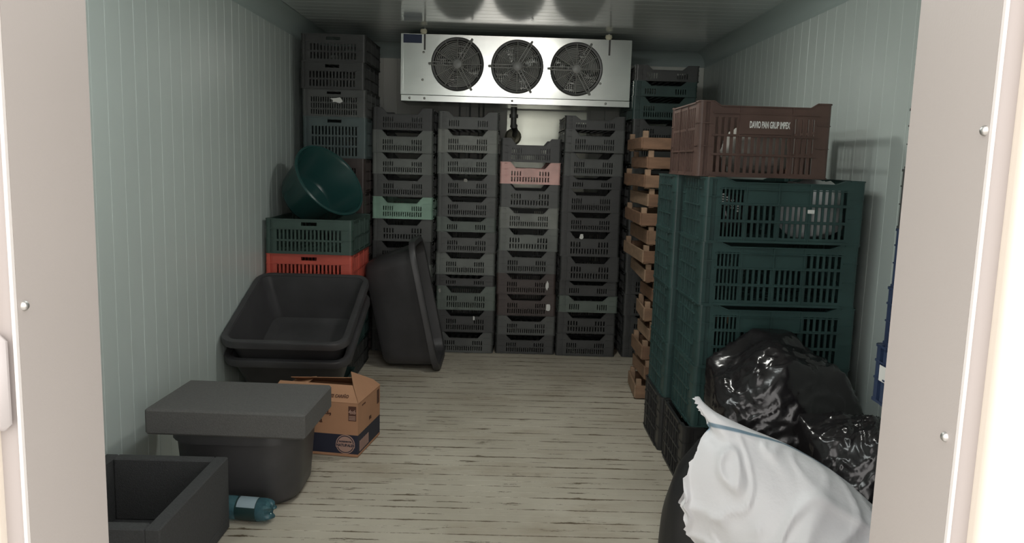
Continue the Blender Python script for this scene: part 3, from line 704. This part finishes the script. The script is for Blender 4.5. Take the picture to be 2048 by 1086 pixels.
# two nested tubs, tilted toward the door, by the left wall
tilt = math.radians(20)
def place_tilted(o, xc, front_y, front_z, hyl, dep):
    # rim front edge at (front_y, front_z); rim plane rises backward
    Rm = Matrix.Rotation(tilt, 4, 'X'); p = Vector((0, -hyl, dep)); q = Rm @ p
    o.matrix_world = Matrix.Translation((xc, front_y-q.y, front_z-q.z)) @ Rm
t1 = tub('mortar_tub', 'open black rectangular tub tilted forward on top by the left wall', 0.290, 0.335, 0.27, 0.055, 0.055)
place_tilted(t1, -1.073, 3.805, 0.405, 0.365, 0.27)
t2 = tub('mortar_tub', 'black tub nested underneath the open tilted tub by the left wall', 0.290, 0.335, 0.27, 0.055, 0.055)
place_tilted(t2, -1.073, 3.842, 0.302, 0.365, 0.27)
crate(C_LOW, 'dark green', 'dark green low crate propping up the tilted black tubs', (-1.10, 4.165, 0.002), 0.0, 0.105, None).scale = (1.2, 0.66, 1.0)
# tub standing on its end
t3 = tub('mortar_tub', 'black tub standing on its end and leaning beside the crate stacks', 0.385, 0.245, 0.34, 0.05, 0.09, 0.035)
lean = math.radians(90-12)
t3.matrix_world = Matrix.Translation((-0.470, 5.070, 0.412)) @ Matrix.Rotation(lean, 4, 'Y') @ Matrix.Translation((0, 0, -0.34))
# tub under the foam lid
t4 = tub('round_cornered_tub', 'deep black tub with rounded corners under the grey foam slab', 0.245, 0.205, 0.285, 0.02, 0.13, 0.012)
t4.location = (-0.990, 3.035, 0.003)
b = MB(); b.cbox(-0.295, 0.295, -0.195, 0.195, 0, 0.098, 0.008)
ld = tag(b.build('foam_slab', 'foam_lid', None, False, (-0.992, 2.985, 0.2985)), 'thick dark grey foam slab lying on the deep black tub', 'foam slab'); ld.rotation_euler = (0, 0, -0.035)
# open foam box
fb = thing('foam_box', 'open dark grey foam box on the floor inside the left jamb', 'box', (-1.165, 2.13, 0.003))
def foam_box():
    hx, d, h, t = 0.214, 0.56, 0.263, 0.045
    MB().cbox(-hx, hx, 0, d, 0, 0.04, 0.004).build('bottom', 'foam_dark', fb)
    MB().cbox(-hx, -hx+t, 0, d, 0.04, h, 0.004).build('side_wall', 'foam_dark', fb); MB().cbox(hx-t, hx, 0, d, 0.04, h, 0.004).build('side_wall', 'foam_dark', fb)
    MB().cbox(-hx+t, hx-t, 0, t, 0.04, h, 0.004).build('end_wall', 'foam_dark', fb); MB().cbox(-hx+t, hx-t, d-t, d, 0.04, h, 0.004).build('end_wall', 'foam_dark', fb)
foam_box()
# teal basin lying on its side on the green crate
bs = thing('wash_basin', 'dark teal plastic basin lying on its side on the green crate', 'basin', (0, 0, 0))
R_ = 0.235
MB().lathe([(0.0, 0.0), (0.165, 0.0), (0.182, 0.010), (0.190, 0.026), (R_-0.008, 0.225), (R_, 0.240), (R_-0.006, 0.247), (R_-0.016, 0.233), (0.182, 0.034), (0.165, 0.014), (0.0, 0.010)], 48).build('bowl', 'basin_teal', bs, True)
b = MB(); b.tube([((R_+0.004)*math.cos(2*PI*k/48), (R_+0.004)*math.sin(2*PI*k/48), 0.242) for k in range(48)], 0.008, 8, closed=True); b.build('rim', 'basin_teal', bs, True)
ax = Vector((0.70, -0.44, 0.56)).normalized()
bs.matrix_world = Matrix.Translation(Vector((-1.060, 4.82, 1.180)) - ax*0.24) @ ax.to_track_quat('Z', 'Y').to_matrix().to_4x4()

# ------------------------------------------------------------------ cardboard box
cb = thing('cardboard_box', 'orange and navy printed cardboard box with raised flaps behind the foam slab', 'box', (-0.622, 3.385, 0.003), (0, 0, math.radians(-9)))
BWd, BDp, BHt = 0.42, 0.31, 0.245
b = MB(); t = 0.004
for q in ((-BWd, 0, 0, t), (-BWd, 0, BDp-t, BDp)): b.box(q[0], q[1], q[2], q[3], 0.100, BHt)
b.box(-BWd, -BWd+t, t, BDp-t, 0.1, BHt); b.box(-t, 0, t, BDp-t, 0.1, BHt); b.box(-BWd, 0, 0, BDp, 0.0, 0.004); b.build('box_body', 'cardboard', cb)
b = MB()
for q in ((-BWd, 0, 0, t), (-BWd, 0, BDp-t, BDp)): b.box(q[0], q[1], q[2], q[3], 0.012, 0.100)
b.box(-BWd, -BWd+t, t, BDp-t, 0.012, 0.1); b.box(-t, 0, t, BDp-t, 0.012, 0.1); b.build('printed_band', 'print_navy', cb)
b = MB(); b.box(-BWd-.001, 0.001, -.001, BDp+.001, 0.004, 0.012); b.build('bottom_edge', 'cardboard', cb)
def flap(pts, m='cardboard', name='flap'):
    b = MB(); n = Vector(pts[1])-Vector(pts[0]); n = n.cross(Vector(pts[2])-Vector(pts[0])).normalized()*0.003
    N = len(pts); b.add(list(pts)+[Vector(p)+n for p in pts], [tuple(range(N)), tuple(range(N, 2*N))[::-1]]+[(i, (i+1) % N, N+(i+1) % N, N+i) for i in range(N)])
    return b.build(name, m, cb)
flap([(-BWd, 0.0, BHt), (0, 0.0, BHt), (-0.055, 0.085, BHt+0.055), (-BWd+0.02, 0.085, BHt+0.055)])
flap([(0, 0.002, BHt), (0, BDp, BHt), (-0.03, BDp-0.02, BHt+0.03), (-0.095, 0.17, BHt+0.095), (-0.05, 0.08, BHt+0.05)])
flap([(0, BDp, BHt), (-BWd, BDp, BHt), (-BWd+0.02, BDp-0.11, BHt+0.04), (-0.06, BDp-0.11, BHt+0.06)])
flap([(-BWd, BDp, BHt), (-BWd, 0, BHt), (-BWd+0.12, 0.04, BHt+0.03), (-BWd+0.12, BDp-0.04, BHt+0.03)])
RX = (PI/2, 0, 0)
b = MB(); b.box(-0.044, -0.008, -0.0012, 0, 0.165, 0.232); b.build('size_panel', 'print_brown', cb)
text('lettering', '4x6', 0.026, 'print_pale', cb, (-0.026, -0.0018, 0.206), RX, 0.85, 0.0008)
for k in range(3): MB().box(-0.041, -0.011, -0.0018, -0.001, 0.170+0.007*k, 0.174+0.007*k).build('small_print', 'print_pale', cb)
text('lettering', 'na,', 0.052, 'print_brown', cb, (-0.150, -0.001, 0.205), RX, 0.9, 0.0012); text('lettering', 'a', 0.034, 'print_brown', cb, (-0.172, -0.001, 0.160), RX, 1.0, 0.001)
a_fl = math.atan2(0.055, 0.085)
text('lettering', 'EXCEBII ES CARIÑO', 0.024, 'print_brown', cb, (-0.125, 0.0235, BHt+0.0225), (a_fl, 0, 0), 0.70, 0.0005)
b = MB(); b.lathe([(0.0, -0.0012), (0.044, -0.0012), (0.044, 0.0)], 32, 'y', (-0.058, 0, 0.056)); b.build('badge', 'print_pale', cb)
b = MB(); b.lathe([(0.036, -0.0016), (0.040, -0.0016)], 32, 'y', (-0.058, 0, 0.056)); b.build('badge_ring', 'print_navy', cb)
b = MB(); b.box(-0.102, -0.014, -0.0019, -0.001, 0.042, 0.060); b.build('badge_band', 'print_pale', cb)
text('lettering', 'NATURALES', 0.0165, 'print_navy', cb, (-0.058, -0.0024, 0.051), RX, 0.92, 0.0006); text('lettering', 'INGREDIENTES', 0.0095, 'print_navy', cb, (-0.058, -0.0022, 0.068), RX, 0.9, 0.0003)
RS = (PI/2, 0, PI/2)
b = MB(); b.box(0, 0.0012, 0.265, 0.295, 0.165, 0.232); b.build('size_panel', 'print_brown', cb)
text('lettering', 'na', 0.034, 'print_brown', cb, (0.001, 0.165, 0.135), RS, 1.0, 0.0008); text('lettering', 'cerveza', 0.016, 'print_brown', cb, (0.001, 0.075, 0.225), RS, 1.0)
b = MB()
for k in range(14): b.box(0, 0.0012, 0.022+0.009*k, 0.022+0.009*k+(0.003 if k % 3 else 0.006), 0.020, 0.068)
b.build('barcode', 'print_pale', cb)

# ------------------------------------------------------------------ water bottle
bt = thing('water_bottle', 'blue tinted plastic bottle with dark label lying on the floor by foam box', 'bottle', (-0.822, 2.742, 0.046), (0, 0, math.radians(-7)))
def bottle_body():
    n = 40; L = []
    prof = [(0.010, 0.0), (0.022, -0.004), (0.033, -0.002), (0.040, 0.006), (0.0425, 0.02), (0.0425, 0.036), (0.0415, 0.040), (0.0415, 0.12), (0.0425, 0.124), (0.0425, 0.17), (0.036, 0.20), (0.020, 0.225), (0.014, 0.235), (0.014, 0.25)]
    for i, (r, h) in enumerate(prof):
        ring = []
        for k in range(n):
            a = 2*PI*k/n; pet = max(0.0, math.cos(5*a))**0.7
            rr_ = r; hh = h
            if h < 0.018: hh = h + (1-pet)*0.0 - pet*0.010*(1-h/0.018) ; rr_ = r*(0.80+0.20*pet) if i > 1 else r
            if 0.0175 < h < 0.03: rr_ = r*(0.94+0.06*pet)
            ring.append((-hh, rr_*math.cos(a), rr_*math.sin(a)))
        L.append(ring)
    return MB().loops(L, True, False)
bottle_body().build('bottle_body', 'bottle_plastic', bt, True)
MB().lathe([(0.0423, -0.041), (0.0426, -0.044), (0.0426, -0.116), (0.0423, -0.119)], 40, 'x').build('label_wrap', 'bottle_label', bt, True)
b = MB(); L = []
for x in (-0.043, -0.112): L.append([(x, 0.0430*math.cos(a), 0.0430*math.sin(a)) for a in [math.radians(78+74*k/8) for k in range(9)]])
vs = L[0]+L[1]; b.add(vs, [(k, k+1, 9+k+1, 9+k) for k in range(8)]); b.build('label_print', 'bottle_print', bt, True)
MB().lathe([(0.0, -0.262), (0.015, -0.262), (0.016, -0.245), (0.0, -0.245)], 20, 'x').build('cap', 'plastic_blue', bt, True)

# ------------------------------------------------------------------ rubbish bags and the white woven sack
def bag(c, r, label, seed, planes, lim, k=34.0, wr=0.016):
    """full plastic bag: broad taut facets meeting in soft creases, with fine gathers"""
    import bmesh
    rnd = random.Random(seed); PL = [(Vector(p).normalized(), d) for p, d in planes]
    while len(PL) < 15:
        v = Vector((rnd.gauss(0, 1), rnd.gauss(0, 1), rnd.gauss(0, 1)))
        if v.length > .2: PL.append((v.normalized(), rnd.uniform(.90, 1.06)))
    bm = bmesh.new(); bmesh.ops.create_icosphere(bm, subdivisions=6, radius=1.0); off = Vector((seed*2.7, seed*.9, seed*1.3))
    for v in bm.verts:
        n = v.co.normalized()
        wv = Vector((noise.noise(n*1.6+off), noise.noise(n*1.6-off), noise.noise(n*1.6+off*2)))
        q = (n + wv*0.22).normalized()
        acc = sum(max(0.0, q.dot(p)/d)**k for p, d in PL)
        rr_ = acc**(-1.0/k)
        st = Vector((n.x*2.0+n.z*1.5, n.y*2.0, n.z*6.0-n.x*4.0)) + wv*1.5
        c1 = 1.0-abs(noise.noise(st+off)); c2 = 1.0-abs(noise.noise(st*2.3-off))
        rr_ += wr*(2.2*c1**8 + c2**6) + 0.015*wv.x
        co = Vector((n.x*r[0], n.y*r[1], n.z*r[2]))*rr_ + Vector(c)
        for i in range(3): co[i] = max(lim[0][i], min(lim[1][i], co[i]))
        v.co = co
    me = bpy.data.meshes.new('rubbish_bag'); bm.to_mesh(me); bm.free(); me.materials.append(MATS['bag_black'])
    for p in me.polygons: p.use_smooth = True
    return tag(link('rubbish_bag', me), label, 'bag', 'rubbish bags')
bag((1.085, 2.895, 0.32), (0.285, 0.205, 0.325), 'large glossy black rubbish bag in front of the green crates', 12,
    [((-1, -.1, 0), 1.0), ((.30, -.25, 1), .98), ((-.55, -.15, .8), 1.0), ((-.5, -1, .25), .95), ((.4, -1, .45), 1.0), ((1, -.2, .35), 1.0), ((0, 0, -1), .97), ((0, 1, 0), .98)], ((0.79, 2.665, 0.003), (1.44, 3.135, 0.70)))
bag((1.19, 2.475, 0.26), (0.165, 0.165, 0.27), 'smaller glossy black rubbish bag beside the right door jamb', 5,
    [((-.6, -.6, .7), .95), ((.5, -.3, 1), 1.0), ((-1, -.3, -.1), 1.0), ((0, 0, -1), .95), ((.2, -1, .1), 1.0)], ((1.02, 2.30, 0.003), (1.45, 2.655, 0.56)), 20.0, 0.016)
blob('rubbish_bag', (0.795, 2.53, 0.0), (0.235, 0.125, 0.46), 'bag_matte', 'dull black bag slumped on the floor under the white sack', 'bag', 4, 0.05, 2.0, 5, 0.003, 0.2, ((0.5, 2.40, 0.003), (1.015, 2.655, 0.5)), None, 'rubbish bags')
def sack():
    T_ = [(0.610, 2.38, 0.622), (0.665, 2.37, 0.580), (0.765, 2.36, 0.535), (0.890, 2.34, 0.487), (1.010, 2.31, 0.420), (1.120, 2.28, 0.325), (1.215, 2.25, 0.225), (1.280, 2.22, 0.140)]
    B_ = [(0.640, 2.30, 0.160), (0.690, 2.25, 0.165), (0.745, 2.19, 0.105), (0.790, 2.13, 0.050), (0.840, 2.09, 0.025), (0.900, 2.10, 0.022), (0.970, 2.13, 0.022), (1.050, 2.16, 0.030)]
    nu, nv = 96, 120
    def cr(P, u):
        x = u*(len(P)-1); i = min(int(x), len(P)-2); f = x-i
        p = [Vector(P[max(0, min(len(P)-1, k))]) for k in (i-1, i, i+1, i+2)]
        return 0.5*((2*p[1])+(p[2]-p[0])*f+(2*p[0]-5*p[1]+4*p[2]-p[3])*f*f+(3*p[1]-p[0]-3*p[2]+p[3])*f**3)
    V = []; UV = []; UW = []
    sv_ = lambda u: 0.150-0.110*min(1, u/.42)**.8
    for i in range(nu+1):
        u = i/nu; t, bo = cr(T_, u), cr(B_, u)
        mid = (t+bo)/2; hv = (t-bo)/2; tan = (cr(T_, min(1, u+.02))+cr(B_, min(1, u+.02)))-(cr(T_, max(0, u-.02))+cr(B_, max(0, u-.02)))
        nrm = tan.cross(hv).normalized()
        if nrm.y > 0: nrm = -nrm
        th = 0.030+0.120*math.sin(min(1, u*1.25)*PI/2)**1.2
        if u > .85: th *= math.sqrt(max(0.02, 1-((u-.85)/.15)**2)) 
        pinch = 1.0
        for j in range(nv):
            a = 2*PI*j/nv          # 0 at the top edge, front side first
            c, s = math.cos(a), math.sin(a)
            v = j/nv
            bulge = math.copysign(abs(s)**.85, s)*th*(1.0 if s > 0 else 0.45)
            p = mid + hv*c + nrm*bulge
            if s > 0 or u < .2:
                q = Vector((u*3.2, v*5.0, 2.0)); w_ = Vector((noise.noise(q*1.3), noise.noise(q*1.3+Vector((9, 0, 0))), 0))
                # long folds that run from the mouth to the body
                f = noise.noise(Vector((u*1.2+w_.x*.6, v*9+w_.y*1.0-u*2.0, 1.5)))
                g = 1-abs(noise.noise(Vector((u*2.0+w_.x*1.2, v*6+u*2.6+w_.y*.8, 7.7))))
                g2 = 1-abs(noise.noise(Vector((u*4.0+w_.x, v*3-u*5+w_.y, 3.1))))
                p = p + nrm*((0.007*(1-u*.3))*f + (0.022*(g**18) + 0.014*(g2**18))*abs(s))
            if u < .06:
                k = 1-u/.06
                p = p + Vector((-0.020*k*noise.noise(Vector((v*14, 0, 3))), 0, 0.006*k*noise.noise(Vector((v*60, 5, 3))))) + Vector((-0.012*k*random.random() if i == 0 else 0, 0, 0))
            # uneven mouth: an ear at the top, a notch, a torn tip and a lower ear
            if u < .30:
                MT = [(-1.0, .012), (-.8, -.028), (-.55, -.040), (-.40, -.064), (-.30, -.040), (-.13, -.028), (.16, -.012), (.38, .010), (.60, .042), (.72, .030), (.85, .012), (1.0, .004)]
                off_ = MT[-1][1]
                for (c0, d0), (c1_, d1) in zip(MT, MT[1:]):
                    if c0 <= c <= c1_: off_ = d0+(d1-d0)*(c-c0)/(c1_-c0); break
                p.x += off_*(1-u/.30)**1.6
                p += nrm*(-0.030*math.exp(-((c-0.62)/.14)**2)*(1-u/.30))
            p.z = max(p.z, 0.004); V.append(p); UV.append((u, v)); UW.append(v)
    F = []
    for i in range(nu):
        for j in range(nv):
            F.append((i*nv+j, i*nv+(j+1) % nv, (i+1)*nv+(j+1) % nv, (i+1)*nv+j))
    F.append(tuple(range(nu*nv, (nu+1)*nv)))
    me = bpy.data.meshes.new('woven_sack'); me.from_pydata([tuple(p) for p in V], [], F); me.update()
    uvl = me.uv_layers.new(name='UVMap')
    for poly in me.polygons:
        vs = [me.loops[l].vertex_index for l in poly.loop_indices]; wrap = any(UV[k][1] > .9 for k in vs)
        for l, k in zip(poly.loop_indices, vs):
            uu, vv = UV[k]; uvl.data[l].uv = (uu, (1.0 if (wrap and vv < .1) else vv) - sv_(uu) + 0.30)
        poly.use_smooth = True
    me.materials.append(MATS['woven_sack'])
    o = link('woven_sack', me); tag(o, 'white woven plastic sack with blue stripe and frayed open mouth', 'sack')
sack()
